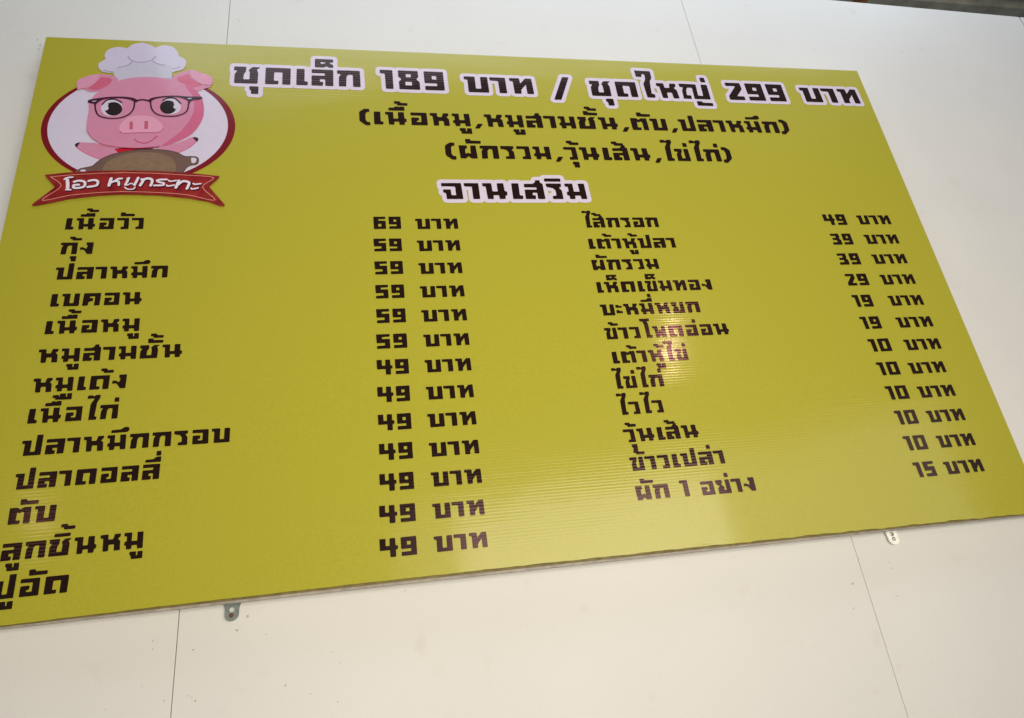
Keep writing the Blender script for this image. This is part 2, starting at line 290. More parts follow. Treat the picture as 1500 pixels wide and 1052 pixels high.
MARKS = [(327.9, 110.4, 2, 1), (373.1, 118.3, 2.2, 1), (377.9, 112.9, 1.8, 1), (1523.6, 80.6, 2, 1), (1531.2, 79.0, 2.2, 1), (1577.1, 86.8, 2, 0), (2136.6, 90.6, 2.4, 1), (2204.8, 122.9, 2, 0), (376.7, -1253.1, 2.2, 1), (384.9, -1324.6, 2.4, 1), (379.7, -1319.3, 1.6, 0), (374.7, -1315.9, 1.5, 0), (317.4, -1233.4, 1.8, 0), (318.5, -1245.1, 2, 0), (341.5, -1318.0, 1.8, 0), (308.2, -1295.4, 1.5, 0), (439.4, -1232.1, 3.5, 0), (454.9, -1213.8, 3.2, 0), (1616.8, -1250.5, 1.7, 1), (1619.7, -1262.1, 1.8, 0), (1527.5, -1279.4, 3.5, 0), (1513.8, -1320.9, 2.8, 0), (2145.7, -409.0, 1.8, 0), (585.2, -1281.3, 1.4, 1), (514.5, -1320.0, 2.2, 0), (-37.8, 26.3, 3, 0), (-29.9, 10.2, 3.4, 0), (-30.7, -2.1, 3, 0), (593.1, -1352.9, 1.6, 0), (483.8, -1243.3, 1.4, 1), (1556.3, -1236.8, 2, 0), (552.2, -1337.2, 1.4, 0), (1637.1, 130.4, 1.4, 0)]


# ------------------------------------------------------------------ materials
def nodes_of(m):
    m.use_nodes = True
    nt = m.node_tree
    return nt, nt.nodes, nt.links, nt.nodes['Principled BSDF']

def ridge_bump(nt, bsdf, dist):
    """fine horizontal flutes of the corrugated plastic sheet, slightly irregular"""
    N, Lk = nt.nodes, nt.links
    geo = N.new('ShaderNodeNewGeometry')
    sep = N.new('ShaderNodeSeparateXYZ')
    Lk.new(geo.outputs['Position'], sep.inputs[0])
    mp = N.new('ShaderNodeMapping')
    mp.inputs['Scale'].default_value = (1.6, 1.0, 120.0)
    Lk.new(geo.outputs['Position'], mp.inputs['Vector'])
    nz = N.new('ShaderNodeTexNoise')
    nz.inputs['Scale'].default_value = 1.0
    nz.inputs['Detail'].default_value = 2.0
    Lk.new(mp.outputs[0], nz.inputs['Vector'])
    mu = N.new('ShaderNodeMath'); mu.operation = 'MULTIPLY'; mu.inputs[1].default_value = 2 * math.pi / 0.0056
    Lk.new(sep.outputs['Z'], mu.inputs[0])
    ad = N.new('ShaderNodeMath'); ad.operation = 'MULTIPLY_ADD'; ad.inputs[1].default_value = 3.0
    Lk.new(nz.outputs['Fac'], ad.inputs[0]); Lk.new(mu.outputs[0], ad.inputs[2])
    sn = N.new('ShaderNodeMath'); sn.operation = 'SINE'
    Lk.new(ad.outputs[0], sn.inputs[0])
    # flutes print through unevenly: strong in some bands, almost flat in others
    mp2 = N.new('ShaderNodeMapping')
    mp2.inputs['Scale'].default_value = (3.0, 1.0, 22.0)
    Lk.new(geo.outputs['Position'], mp2.inputs['Vector'])
    nz3 = N.new('ShaderNodeTexNoise'); nz3.inputs['Scale'].default_value = 1.0; nz3.inputs['Detail'].default_value = 3.0
    Lk.new(mp2.outputs[0], nz3.inputs['Vector'])
    amp = N.new('ShaderNodeMapRange'); amp.inputs['From Min'].default_value = 0.3; amp.inputs['From Max'].default_value = 0.7
    amp.inputs['To Min'].default_value = 0.15; amp.inputs['To Max'].default_value = 1.35
    Lk.new(nz3.outputs['Fac'], amp.inputs['Value'])
    sa = N.new('ShaderNodeMath'); sa.operation = 'MULTIPLY'
    Lk.new(sn.outputs[0], sa.inputs[0]); Lk.new(amp.outputs[0], sa.inputs[1])
    mix = N.new('ShaderNodeMath'); mix.operation = 'MULTIPLY_ADD'; mix.inputs[1].default_value = 2.6
    Lk.new(nz.outputs['Fac'], mix.inputs[0]); Lk.new(sa.outputs[0], mix.inputs[2])
    # slow waviness of the sheet
    nz2 = N.new('ShaderNodeTexNoise'); nz2.inputs['Scale'].default_value = 5.0; nz2.inputs['Detail'].default_value = 2.0
    Lk.new(geo.outputs['Position'], nz2.inputs['Vector'])
    mix2 = N.new('ShaderNodeMath'); mix2.operation = 'MULTIPLY_ADD'; mix2.inputs[1].default_value = 36.0
    Lk.new(nz2.outputs['Fac'], mix2.inputs[0]); Lk.new(mix.outputs[0], mix2.inputs[2])
    b = N.new('ShaderNodeBump')
    b.inputs['Strength'].default_value = 1.0
    b.inputs['Distance'].default_value = dist
    Lk.new(mix2.outputs[0], b.inputs['Height'])
    Lk.new(b.outputs[0], bsdf.inputs['Normal'])
    Lk.new(b.outputs[0], bsdf.inputs['Coat Normal'])
    return nz

def mottle(nt, bsdf, rgb, amount, scale, rgb2=None):
    N, Lk = nt.nodes, nt.links
    geo = N.new('ShaderNodeNewGeometry')
    nz = N.new('ShaderNodeTexNoise')
    nz.inputs['Scale'].default_value = scale
    nz.inputs['Detail'].default_value = 4.0
    Lk.new(geo.outputs['Position'], nz.inputs['Vector'])
    rp = N.new('ShaderNodeValToRGB')
    a = tuple(c * (1 - amount) for c in rgb)
    b = rgb2 or tuple(min(1, c * (1 + amount)) for c in rgb)
    rp.color_ramp.elements[0].position = 0.3; rp.color_ramp.elements[0].color = (*a, 1)
    rp.color_ramp.elements[1].position = 0.7; rp.color_ramp.elements[1].color = (*b, 1)
    Lk.new(nz.outputs['Fac'], rp.inputs[0])
    Lk.new(rp.outputs[0], bsdf.inputs['Base Color'])

def srgb(r, g, b):
    f = lambda c: (c / 255 / 12.92) if c <= 10.3 else ((c / 255 + 0.055) / 1.055) ** 2.4
    return (f(r), f(g), f(b))

MATS = {}
RIDGE = 3.2e-5
PRINT_ROUGH, PRINT_SPEC = 0.36, 0.12
def printed(name, rgb, amount=0.05, scale=60.0, rgb2=None):
    m = bpy.data.materials.new(name)
    nt, N, Lk, p = nodes_of(m)
    p.inputs['Base Color'].default_value = (*rgb, 1)
    p.inputs['Roughness'].default_value = PRINT_ROUGH
    p.inputs['Specular IOR Level'].default_value = PRINT_SPEC
    p.inputs['Coat Weight'].default_value = 0.55
    p.inputs['Coat Roughness'].default_value = 0.11
    mottle(nt, p, rgb, amount, scale, rgb2)
    ridge_bump(nt, p, RIDGE)
    MATS[name] = m
    return m

def plain(name, rgb, rough=0.5, spec=0.4, metal=0.0, amount=0.08, scale=40.0, bump=0.0, bscale=200.0):
    m = bpy.data.materials.new(name)
    nt, N, Lk, p = nodes_of(m)
    p.inputs['Roughness'].default_value = rough
    p.inputs['Specular IOR Level'].default_value = spec
    p.inputs['Metallic'].default_value = metal
    mottle(nt, p, rgb, amount, scale)
    if bump:
        geo = N.new('ShaderNodeNewGeometry')
        nz = N.new('ShaderNodeTexNoise'); nz.inputs['Scale'].default_value = bscale; nz.inputs['Detail'].default_value = 3.0
        Lk.new(geo.outputs['Position'], nz.inputs['Vector'])
        b = N.new('ShaderNodeBump'); b.inputs['Strength'].default_value = 1.0; b.inputs['Distance'].default_value = bump
        Lk.new(nz.outputs['Fac'], b.inputs['Height']); Lk.new(b.outputs[0], p.inputs['Normal'])
    MATS[name] = m
    return m

printed('board_yellow', (0.418, 0.386, 0.034), 0.045, 300.0)
ink = printed('ink_black', (0.017, 0.0085, 0.0065), 0.05)
# the heavy black ink bronzes: its gloss is tinted
ip = ink.node_tree.nodes['Principled BSDF']
ip.inputs['Coat Weight'].default_value = 0.10
ip.inputs['Roughness'].default_value = 0.14
ip.inputs['Specular IOR Level'].default_value = 0.28
ip.inputs['Specular Tint'].default_value = (1.0, 0.50, 0.52, 1)
printed('halo_white', (0.68, 0.60, 0.74), 0.02)
printed('emblem_white', (0.66, 0.60, 0.76), 0.02)
printed('ring_red', srgb(122, 18, 32), 0.06)
printed('pink', srgb(208, 137, 169), 0.03)
printed('pink_shade', srgb(204, 102, 140), 0.03)
printed('pink_dark', srgb(205, 98, 130), 0.04)
printed('snout', srgb(224, 158, 188), 0.03)
printed('nostril', srgb(192, 92, 122), 0.03)
printed('hoof', srgb(58, 36, 54), 0.03)
printed('glasses', srgb(62, 22, 50), 0.03)
printed('pupil', srgb(40, 28, 28), 0.03)
printed('hat_white', srgb(205, 196, 222), 0.02)
printed('hat_band', srgb(196, 192, 212), 0.02)
printed('hat_fold', srgb(158, 146, 176), 0.02)
printed('scarf_red', srgb(190, 25, 48), 0.12, 90.0)
printed('scarf_dark', srgb(112, 18, 36), 0.05)
printed('pot_dark', srgb(112, 88, 80), 0.04)
printed('pot_light', srgb(132, 108, 88), 0.10, 70.0)
printed('ribbon_edge', srgb(128, 22, 32), 0.12, 45.0, srgb(146, 48, 40))
printed('ribbon_red', srgb(132, 20, 32), 0.14, 32.0, srgb(158, 46, 44))
printed('ribbon_line', srgb(220, 150, 130), 0.05)
printed('ribbon_ember', srgb(158, 52, 40), 0.2, 60.0, srgb(140, 30, 36))
printed('pot_line', srgb(84, 62, 62), 0.03)
printed('pot_line2', srgb(142, 118, 98), 0.03)
printed('pink_light', srgb(216, 150, 180), 0.03)
printed('banner_white', srgb(232, 222, 240), 0.02)
printed('banner_shadow', srgb(58, 14, 32), 0.02)
plain('panel_edge', (0.19, 0.15, 0.045), 0.55, 0.3, amount=0.25, scale=90)
plain('frame_grey', (0.36, 0.325, 0.28), 0.5, 0.4, amount=0.25, scale=60)
plain('zinc', (0.20, 0.235, 0.23), 0.42, 0.5, metal=0.25, amount=0.2, scale=160)
plain('pale_steel', (0.90, 0.90, 0.83), 0.35, 0.6, metal=0.15, amount=0.06, scale=120)
plain('rust', (0.16, 0.07, 0.045), 0.7, 0.3, metal=0.2, amount=0.4, scale=600)
plain('bright_screw', (0.42, 0.44, 0.42), 0.3, 0.6, metal=0.9, amount=0.2, scale=400)
plain('dark_gap', (0.16, 0.14, 0.12), 0.8, 0.2)
plain('mark_dark', (0.10, 0.085, 0.08), 0.8, 0.2, amount=0.4, scale=400)
plain('mark_faint', (0.50, 0.47, 0.42), 0.7, 0.2, amount=0.12, scale=300)
plain('roof_metal', (0.38, 0.385, 0.34), 0.5, 0.4, metal=0.0, amount=0.28, scale=14)
plain('roof_beam', (0.32, 0.15, 0.07), 0.6, 0.3, amount=0.2, scale=30)

def wall_material():
    m = bpy.data.materials.new('wall_paint')
    nt, N, Lk, p = nodes_of(m)
    p.inputs['Roughness'].default_value = 0.5
    p.inputs['Specular IOR Level'].default_value = 0.35
    geo = N.new('ShaderNodeNewGeometry')
    def noise(scale, det):
        n = N.new('ShaderNodeTexNoise'); n.inputs['Scale'].default_value = scale; n.inputs['Detail'].default_value = det
        Lk.new(geo.outputs['Position'], n.inputs['Vector']); return n
    def ramp(n, p0, c0, p1, c1):
        r = N.new('ShaderNodeValToRGB')
        r.color_ramp.elements[0].position = p0; r.color_ramp.elements[0].color = (*c0, 1)
        r.color_ramp.elements[1].position = p1; r.color_ramp.elements[1].color = (*c1, 1)
        Lk.new(n.outputs['Fac'], r.inputs[0]); return r
    base = ramp(noise(2.2, 5), 0.3, (0.725, 0.718, 0.70), 0.7, (0.775, 0.768, 0.75))
    # faint smears and rare fly specks
    sm = ramp(noise(19.0, 8), 0.65, (1, 1, 1), 0.86, (0.87, 0.84, 0.79))
    mx = N.new('ShaderNodeMixRGB'); mx.blend_type = 'MULTIPLY'; mx.inputs[0].default_value = 0.7
    Lk.new(base.outputs[0], mx.inputs[1]); Lk.new(sm.outputs[0], mx.inputs[2])
    vo = N.new('ShaderNodeTexNoise'); vo.inputs['Scale'].default_value = 140.0; vo.inputs['Detail'].default_value = 1.0
    Lk.new(geo.outputs['Position'], vo.inputs['Vector'])
    sp = ramp(vo, 0.80, (1, 1, 1), 0.86, (0.55, 0.5, 0.45))
    mx2 = N.new('ShaderNodeMixRGB'); mx2.blend_type = 'MULTIPLY'; mx2.inputs[0].default_value = 1.0
    Lk.new(mx.outputs[0], mx2.inputs[1]); Lk.new(sp.outputs[0], mx2.inputs[2])
    st = ramp(noise(430.0, 2), 0.25, (0.955, 0.955, 0.955), 0.75, (1, 1, 1))
    mx3 = N.new('ShaderNodeMixRGB'); mx3.blend_type = 'MULTIPLY'; mx3.inputs[0].default_value = 1.0
    Lk.new(mx2.outputs[0], mx3.inputs[1]); Lk.new(st.outputs[0], mx3.inputs[2])
    Lk.new(mx3.outputs[0], p.inputs['Base Color'])
    b = N.new('ShaderNodeBump'); b.inputs['Strength'].default_value = 1.0; b.inputs['Distance'].default_value = 0.00012
    fine = noise(320.0, 2)
    Lk.new(fine.outputs['Fac'], b.inputs['Height']); Lk.new(b.outputs[0], p.inputs['Normal'])
    MATS['wall_paint'] = m
wall_material()

# ------------------------------------------------------------------ mesh helpers
def new_object(name, verts, faces, mats, midx=None, parent=None, smooth=False):
    me = bpy.data.meshes.new(name)
    me.from_pydata(verts, [], faces)
    for m in mats:
        me.materials.append(MATS[m])
    if midx:
        me.polygons.foreach_set('material_index', midx)
    if smooth:
        me.polygons.foreach_set('use_smooth', [True] * len(me.polygons))
    me.update()
    o = link(bpy.data.objects.new(name, me))
    if parent:
        o.parent = parent
    return o

def thing(name, label, cat, loc=(0, 0, 0)):
    o = link(bpy.data.objects.new(name, None))
    o.empty_display_size = 0.05
    o.location = loc
    o['label'] = label
    o['category'] = cat
    return o

def ccw(p):
    a = sum(p[i][0] * p[(i + 1) % len(p)][1] - p[(i + 1) % len(p)][0] * p[i][1] for i in range(len(p)))
    return p if a > 0 else p[::-1]

def union(polys, holes=()):
    """triangles covering the union of the polygons, minus the holes"""
    vs, fs = [], []
    for p in list(polys) + list(holes):
        p = ccw(list(p))
        k = len(vs)
        vs += [Vector((x, y)) for x, y in p]
        fs.append(list(range(k, k + len(p))))
    nh = len(polys)
    ov, oe, of, _, _, org = delaunay_2d_cdt(vs, [], fs, 0, 1e-4, True)
    tris = [tuple(f) for f, g in zip(of, org) if g and not any(i >= nh for i in g)]
    return [(v.x, v.y) for v in ov], tris

def fillet(p, r):
    n = len(p); out = []
    for i in range(n):
        a, b, c = Vector(p[i - 1]), Vector(p[i]), Vector(p[(i + 1) % n])
        u, v = a - b, c - b
        lu, lv = u.length, v.length
        if lu < 1e-6 or lv < 1e-6:
            continue
        k = min(r, 0.42 * lu, 0.42 * lv)
        p0, p1 = b + u / lu * k, b + v / lv * k
        for t in (0.0, 0.5, 1.0):
            q = p0 * (1 - t) ** 2 + b * 2 * t * (1 - t) + p1 * t * t
            out.append((q.x, q.y))
    return out

def smooth_closed(p, n=5):
    out = []; m = len(p)
    for i in range(m):
        a, b, c, d = (Vector(p[(i + k) % m]) for k in (-1, 0, 1, 2))
        for s in range(n):
            t = s / n
            q = 0.5 * ((2 * b) + (c - a) * t + (2 * a - 5 * b + 4 * c - d) * t * t + (3 * b - a - 3 * c + d) * t ** 3)
            out.append((q.x, q.y))
    return out

def smooth_open(p, n=5):
    q = [p[0]] + list(p) + [p[-1]]; out = []
    for i in range(len(p) - 1):
        a, b, c, d = (Vector(q[i + k]) for k in range(4))
        for s in range(n):
            t = s / n
            w = 0.5 * ((2 * b) + (c - a) * t + (2 * a - 5 * b + 4 * c - d) * t * t + (3 * b - a - 3 * c + d) * t ** 3)
            out.append((w.x, w.y))
    out.append(tuple(p[-1]))
    return out

def circle(x, y, r, n=12):
    return [(x + r * math.cos(2 * math.pi * k / n), y + r * math.sin(2 * math.pi * k / n)) for k in range(n)]

def capsules(p, w, closed=False, n=10):
    out = []
    q = list(p) + ([p[0]] if closed else [])
    for a, b in zip(q, q[1:]):
        d = Vector(b) - Vector(a)
        if d.length < 1e-5:
            continue
        t = Vector((-d.y, d.x)).normalized() * w / 2
        out.append([(a[0] + t.x, a[1] + t.y), (a[0] - t.x, a[1] - t.y), (b[0] - t.x, b[1] - t.y), (b[0] + t.x, b[1] + t.y)])
    for a in (p if closed else p):
        out.append(circle(a[0], a[1], w / 2, n))
    return out

random.seed(7)
def bow(x, y):
    """how far (m) the thin sheet bellies forward near its lower edge"""
    u = max(0.0, min(1.0, x / 1980.0))
    return 0.006 * math.sin(math.pi * u) * math.exp(-((y + 1190.0) / 300.0) ** 2)

def at(x, y, lift=0.0):
    """board millimetres -> world, 'lift' metres in front of the printed face"""
    return (x / 1000.0, -bow(x, y) - lift, TOP + y / 1000.0)

# ------------------------------------------------------------------ the wall
WALL_Y = 0.030
wall = thing('wall', 'white painted board wall with thin vertical seams behind the menu sign', 'wall', (1.2, WALL_Y, 0.0))
SEAMS = [((-900.0, -900.0), (352.5, 350.3)), ((353.7, 351.5), (1545.8, 1561.5)), ((1546.8, 1562.1), (2706.0, 2706.0)), ((2711.5, 2711.5), (3900.0, 3900.0))]
def wall_top(x):
    return 341.0 - 0.0317 * (x - 1550.0)
panels = []
for (l0, l1), (r0, r1) in SEAMS:
    zb = -TOP * 1000.0
    vs = []
    for yy in (WALL_Y, WALL_Y + 0.012):
        for x, z in ((l1, zb), (r1, zb), (r0, wall_top(r0)), (l0, wall_top(l0))):
            vs.append((x / 1000.0 - 1.2, yy - WALL_Y, TOP + z / 1000.0))
    fs = [(0, 1, 2, 3), (5, 4, 7, 6), (1, 5, 6, 2), (4, 0, 3, 7), (3, 2, 6, 7), (4, 5, 1, 0)]
    o = new_object('wall_panel', vs, fs, ['wall_paint'], parent=wall)
    bv = o.modifiers.new('bevel', 'BEVEL'); bv.width = 0.0006; bv.segments = 2
    panels.append((o, l0, r0))
vs = [(x / 1000.0 - 1.2, 0.0125 + k, TOP + z / 1000.0) for k in (0.0, 0.03) for x, z in ((-890, -TOP * 1000), (3890, -TOP * 1000), (3890, wall_top(3890) - 12), (-890, wall_top(-890) - 12))]
new_object('wall_stud_backing', vs, [(0, 1, 2, 3), (5, 4, 7, 6), (1, 5, 6, 2), (4, 0, 3, 7), (3, 2, 6, 7), (4, 5, 1, 0)], ['dark_gap'], parent=wall)
for o, l0, r0 in panels:
    for nm, want in (('scuff_mark', 1), ('faint_smudge', 0)):
        polys = []
        for x, y, s, dk in MARKS:
            if dk == want and l0 <= x < r0:
                n = 9; ph = random.random() * 6
                k = 0.55 if dk else 0.8
                st = random.uniform(0.6, 1.0); an = random.random() * 3
                pts = []
                for i in range(n):
                    a = 2 * math.pi * i / n
                    rr = s * k * random.uniform(0.65, 1.15)
                    px, py = rr * math.cos(a), rr * math.sin(a) * st
                    pts.append((x + px * math.cos(an) - py * math.sin(an), y + px * math.sin(an) + py * math.cos(an)))
                polys.append(pts)
        if polys:
            v, t = union(polys)
            new_object(nm, [(x / 1000.0 - 1.2, -0.0002, TOP + y / 1000.0) for x, y in v], t, ['mark_dark' if want else 'mark_faint'], parent=o)

# ------------------------------------------------------------------ roof behind the wall top
roof = thing('metal_roof', 'grey ribbed metal roof sheet seen above the top edge of the white wall', 'roof', (2.6, 0.9, TOP + 0.75))
vs, fs = [], []
NX = 2
prof = []
y = 0.075
while y < 2.2:
    prof += [(y, 0.0), (y + 0.055, 0.0), (y + 0.068, 0.022), (y + 0.105, 0.022), (y + 0.118, 0.0)]
    y += 0.125
for th in (0.0, 0.004):
    for yy, zz in prof:
        for xx in (-1.6, 3.4):
            vs.append((xx, yy - 0.9, zz + th + 0.06 * (yy - 0.1) - 0.012 * xx))
n = len(prof)
for k in range(n - 1):
    a = 2 * k
    fs.append((a, a + 2, a + 3, a + 1))
    b = 2 * n + 2 * k
    fs.append((b, b + 1, b + 3, b + 2))
new_object('roof_sheet', vs, fs, ['roof_metal'], parent=roof)

def box(name, c, half, mat, parent=None, rot=None):
    vs = [Vector((sx * half[0], sy * half[1], sz * half[2])) for sx in (-1, 1) for sy in (-1, 1) for sz in (-1, 1)]
    if rot is not None:
        vs = [rot @ v for v in vs]
    vs = [tuple(v + Vector(c)) for v in vs]
    fs = [(0, 1, 3, 2), (4, 6, 7, 5), (0, 4, 5, 1), (2, 3, 7, 6), (0, 2, 6, 4), (1, 5, 7, 3)]
    o = new_object(name, vs, fs, [mat], parent=parent)
    bv = o.modifiers.new('bevel', 'BEVEL'); bv.width = 0.003; bv.segments = 2
    return o
beam = box('roof_beam', (2.487, 0.98, TOP + 0.712), (0.011, 0.74, 0.022), 'roof_beam')
beam['label'] = 'thin orange-brown rafter crossing under the grey roof sheet above the wall'
beam['category'] = 'beam'

# ------------------------------------------------------------------ the sign board
sign = thing('menu_sign', 'large yellow-green menu board with dark Thai lettering and a round pig emblem', 'sign')
TL, TR, BR, BL = (-2.6, 0.7), (1987.1, 3.9), (1975.1, -1191.4), (5.1, -1190.6)
def edge_dent(u):
    s = 0.0
    for f, a, ph in ((7, 0.35, 0.4), (19, 0.45, 1.7), (43, 0.35, 0.2), (71, 0.25, 2.2)):
        s += a * math.sin(f * 2 * math.pi * u + ph)
    return s * (0.35 + 0.9 * max(0.0, min(1.0, (u - 0.35) * 2)))
def board_pt(u, v):
    x = (1 - v) * ((1 - u) * TL[0] + u * TR[0]) + v * ((1 - u) * BL[0] + u * BR[0])
    y = (1 - v) * ((1 - u) * TL[1] + u * TR[1]) + v * ((1 - u) * BL[1] + u * BR[1])
    k = max(0.0, (v - 0.8) / 0.2) ** 2
    y += k * (6.0 * math.sin(math.pi * u ** 0.72) - 0.2)
    if v > 0.97:
        y += (v - 0.97) / 0.03 * edge_dent(u)
    return x, y
NU, NV = 360, 120
DENTS = []
rd = random.Random(11)
xx = 250.0
while xx < 1960.0:
    big = rd.random()
    DENTS.append((xx, rd.uniform(7, 26), rd.uniform(9, 30), rd.choice((-1, 1)) * rd.uniform(0.15, 0.55 if big < 0.75 else 1.3) * (0.4 if xx < 900 else 1.0)))
    xx += rd.uniform(18, 95) * (1.6 if xx < 900 else 1.0)
def crumple(x, y, u, v):
    """small knocks and dents along the lower edge, forward or back (m)"""
    d = (1 - v) * 1190.0
    if d > 32:
        return 0.0
    s = 0.0
    for xi, w, h, a in DENTS:
        if abs(x - xi) < 3 * w and d < h:
            s += a * math.exp(-((x - xi - 0.3 * d) / w) ** 2) * (1 - d / h) ** 2
    return 0.001 * s
vs, fs, mi = [], [], []
for th in (0, 1):
    for j in range(NV + 1):
        # finer rows towards the lower edge
        v = 1 - (1 - j / NV) ** 1.6
        for i in range(NU + 1):
            u = i / NU
            x, y = board_pt(u, v)
            p = at(x, y, crumple(x, y, u, v) if not th else -0.004)
            vs.append(p)
W1 = NU + 1
off = W1 * (NV + 1)
for j in range(NV):
    for i in range(NU):
        a = j * W1 + i
        fs.append((a, a + W1, a + W1 + 1, a + 1)); mi.append(0)
        b = off + a
        fs.append((b, b + 1, b + W1 + 1, b + W1)); mi.append(1)
for i in range(NU):
    a, b = NV * W1 + i, off + NV * W1 + i
    fs.append((a, b, b + 1, a + 1)); mi.append(1)
    a, b = i, off + i
    fs.append((a, a + 1, b + 1, b)); mi.append(0)
for j in range(NV):
    a, b = j * W1, off + j * W1
    fs.append((a, b, b + W1, a + W1)); mi.append(0)
    a, b = j * W1 + NU, off + j * W1 + NU
    fs.append((a, a + W1, b + W1, b)); mi.append(0)
panel = new_object('sign_panel', vs, fs, ['board_yellow', 'panel_edge'], mi, sign, smooth=True)
panel.data.set_sharp_from_angle(angle=math.radians(40))

def strip(name, y0, y1, d0, d1, mat, bulge, parent):
    """a bar along the lower edge, between depths d0..d1 behind the printed face"""
    vs, fs = [], []
    n = 60
    for i in range(n + 1):
        u = i / n
        x = BL[0] + 3 + (BR[0] - BL[0] - 6) * u
        yb = y0 + bulge * math.sin(math.pi * u ** 0.72) - 2.6 * u
        for y, d in ((yb, d0), (yb, d1), (y1, d1), (y1, d0)):
            px, py, pz = at(x, y, 0.0)
            vs.append((px, py + d, pz))
    for i in range(n):
        a = 4 * i
        for k in range(4):
            fs.append((a + k, a + (k + 1) % 4, a + 4 + (k + 1) % 4, a + 4 + k))
    fs += [(0, 3, 2, 1), (4 * n, 4 * n + 1, 4 * n + 2, 4 * n + 3)]
    return new_object(name, vs, fs, [mat], parent=parent)
strip('backing_sheet', -1191.2, -1100.0, 0.0042, 0.0075, 'panel_edge', 3.4, sign)
frame = strip('frame', -1192.6, -1165.0, 0.0078, 0.0245, 'frame_grey', 0.6, sign)
for nm, x0, x1, y0, y1 in (('frame_bar', 6, 1976, -30, -6), ('frame_bar', 8, 32, -1164, -31), ('frame_bar', 1950, 1974, -1164, -31)):
    box(nm, ((x0 + x1) / 2000, 0.016, TOP + (y0 + y1) / 2000), ((x1 - x0) / 2000, 0.008, (y1 - y0) / 2000), 'frame_grey', parent=frame)

# ------------------------------------------------------------------ lettering: a heavy square-cut alphabet, consonant height = 100 units
# char: (width, [outlines], [holes], left gap, right gap, mark anchor)
G = {}
def g(ch, w, polys, holes=(), l=8, r=12, ax=None):
    G[ch] = (w, polys, list(holes), l, r, w if ax is None else ax)
g('ก', 143, [[(0,100),(140,100),(143,0),(97,0),(96,73),(68,74),(57,60),(55,0),(10,0),(11,58),(24,76),(0,78)]], l=10)
g('ข', 126, [[(0,100),(66,100),(66,76),(54,60),(56,22),(84,22),(82,100),(122,100),(126,0),(14,0),(14,52),(28,76),(0,78)]])
g('ค', 138, [[(2,100),(138,100),(138,0),(94,0),(94,73),(52,73),(52,60),(80,60),(80,34),(58,34),(46,26),(46,0),(0,0)]], l=16)
g('ง', 112, [[(52,100),(112,100),(112,0),(68,0),(50,24),(34,38),(3,36),(3,58),(30,58),(56,44),(66,72),(52,78)]], l=6)
g('จ', 135, [[(0,100),(128,100),(135,0),(29,0),(26,38),(9,40),(9,60),(59,60),(61,24),(91,24),(88,78),(0,79)]], l=14)
g('ช', 153, [[(0,100),(70,100),(70,73),(58,55),(56,24),(92,24),(92,70),(83,80),(105,100),(153,100),(131,84),(141,66),(140,0),(5,0),(5,55),(20,76),(0,76)]], r=10, ax=138)
g('ญ', 213, [[(0,102),(129,100),(124,24),(162,22),(166,100),(213,100),(212,0),(91,0),(94,76),(57,76),(46,58),(41,24),(72,24),(71,0),(11,0),(14,55),(28,76),(3,80)],
             [(100,-14),(138,-14),(145,-23),(218,-24),(217,-44),(102,-44)]])
g('ด', 148, [[(0,100),(148,100),(148,0),(100,0),(100,73),(51,73),(51,22),(79,22),(77,0),(0,0)]], l=20, r=15)
g('ต', 144, [[(0,100),(50,100),(70,87),(90,100),(140,100),(144,0),(100,0),(98,68),(85,74),(70,64),(52,72),(51,22),(80,22),(78,0),(3,0)]], l=16, r=14)
g('ท', 140, [[(0,100),(60,100),(64,66),(98,100),(136,100),(140,0),(99,0),(97,60),(64,25),(64,0),(22,0),(20,79),(0,80)]], l=9)
g('น', 158, [[(0,100),(60,100),(62,48),(97,48),(95,100),(140,100),(143,50),(158,48),(158,24),(144,22),(143,0),(103,0),(102,24),(66,24),(65,0),(26,0),(21,78),(0,80)]], l=9, r=14, ax=142)
g('บ', 142, [[(0,100),(65,100),(65,24),(97,24),(97,100),(140,100),(142,0),(20,0),(20,79),(0,80)]], l=8, r=11)
g('ป', 142, [[(0,100),(65,100),(65,24),(97,24),(97,134),(140,134),(142,0),(20,0),(20,79),(0,80)]], l=8, r=12)
g('ผ', 138, [[(0,100),(63,100),(64,77),(47,72),(49,35),(68,44),(88,34),(90,100),(131,100),(138,0),(92,0),(70,18),(50,0),(8,0)]], l=16, r=14)
g('พ', 134, [[(0,100),(52,100),(56,52),(74,70),(92,52),(90,100),(130,100),(134,0),(94,0),(75,20),(60,0),(22,0),(18,78),(0,80)]])
g('ม', 141, [[(0,100),(55,100),(57,48),(97,48),(92,100),(136,100),(141,0),(101,0),(98,22),(60,22),(60,0),(22,0),(22,22),(7,24),(7,46),(22,48),(20,79),(0,80)]], l=8, r=14)
g('ย', 138, [[(0,100),(62,100),(66,82),(50,67),(76,50),(74,24),(94,24),(94,100),(134,100),(138,0),(16,0),(14,38),(34,55),(2,76)]])
g('ร', 107, [[(0,100),(105,100),(104,78),(86,73),(104,56),(107,0),(35,0),(36,20),(62,22),(62,54),(46,70),(3,77)]], l=4, r=14)
g('ล', 131, [[(0,100),(131,100),(131,0),(82,0),(82,40),(50,40),(50,24),(70,24),(68,0),(0,0),(0,62),(80,62),(80,77),(0,77)]], l=16, r=13)
g('ว', 107, [[(0,100),(101,100),(107,0),(40,0),(39,20),(64,22),(62,78),(0,79)]], l=6, r=12)
g('ส', 131, [[(0,97),(58,97),(76,107),(80,121),(112,121),(110,106),(127,97),(131,0),(82,0),(82,40),(50,40),(50,24),(70,24),(68,0),(0,0),(0,60),(82,60),(82,74),(0,74)]], l=10, r=12, ax=76)
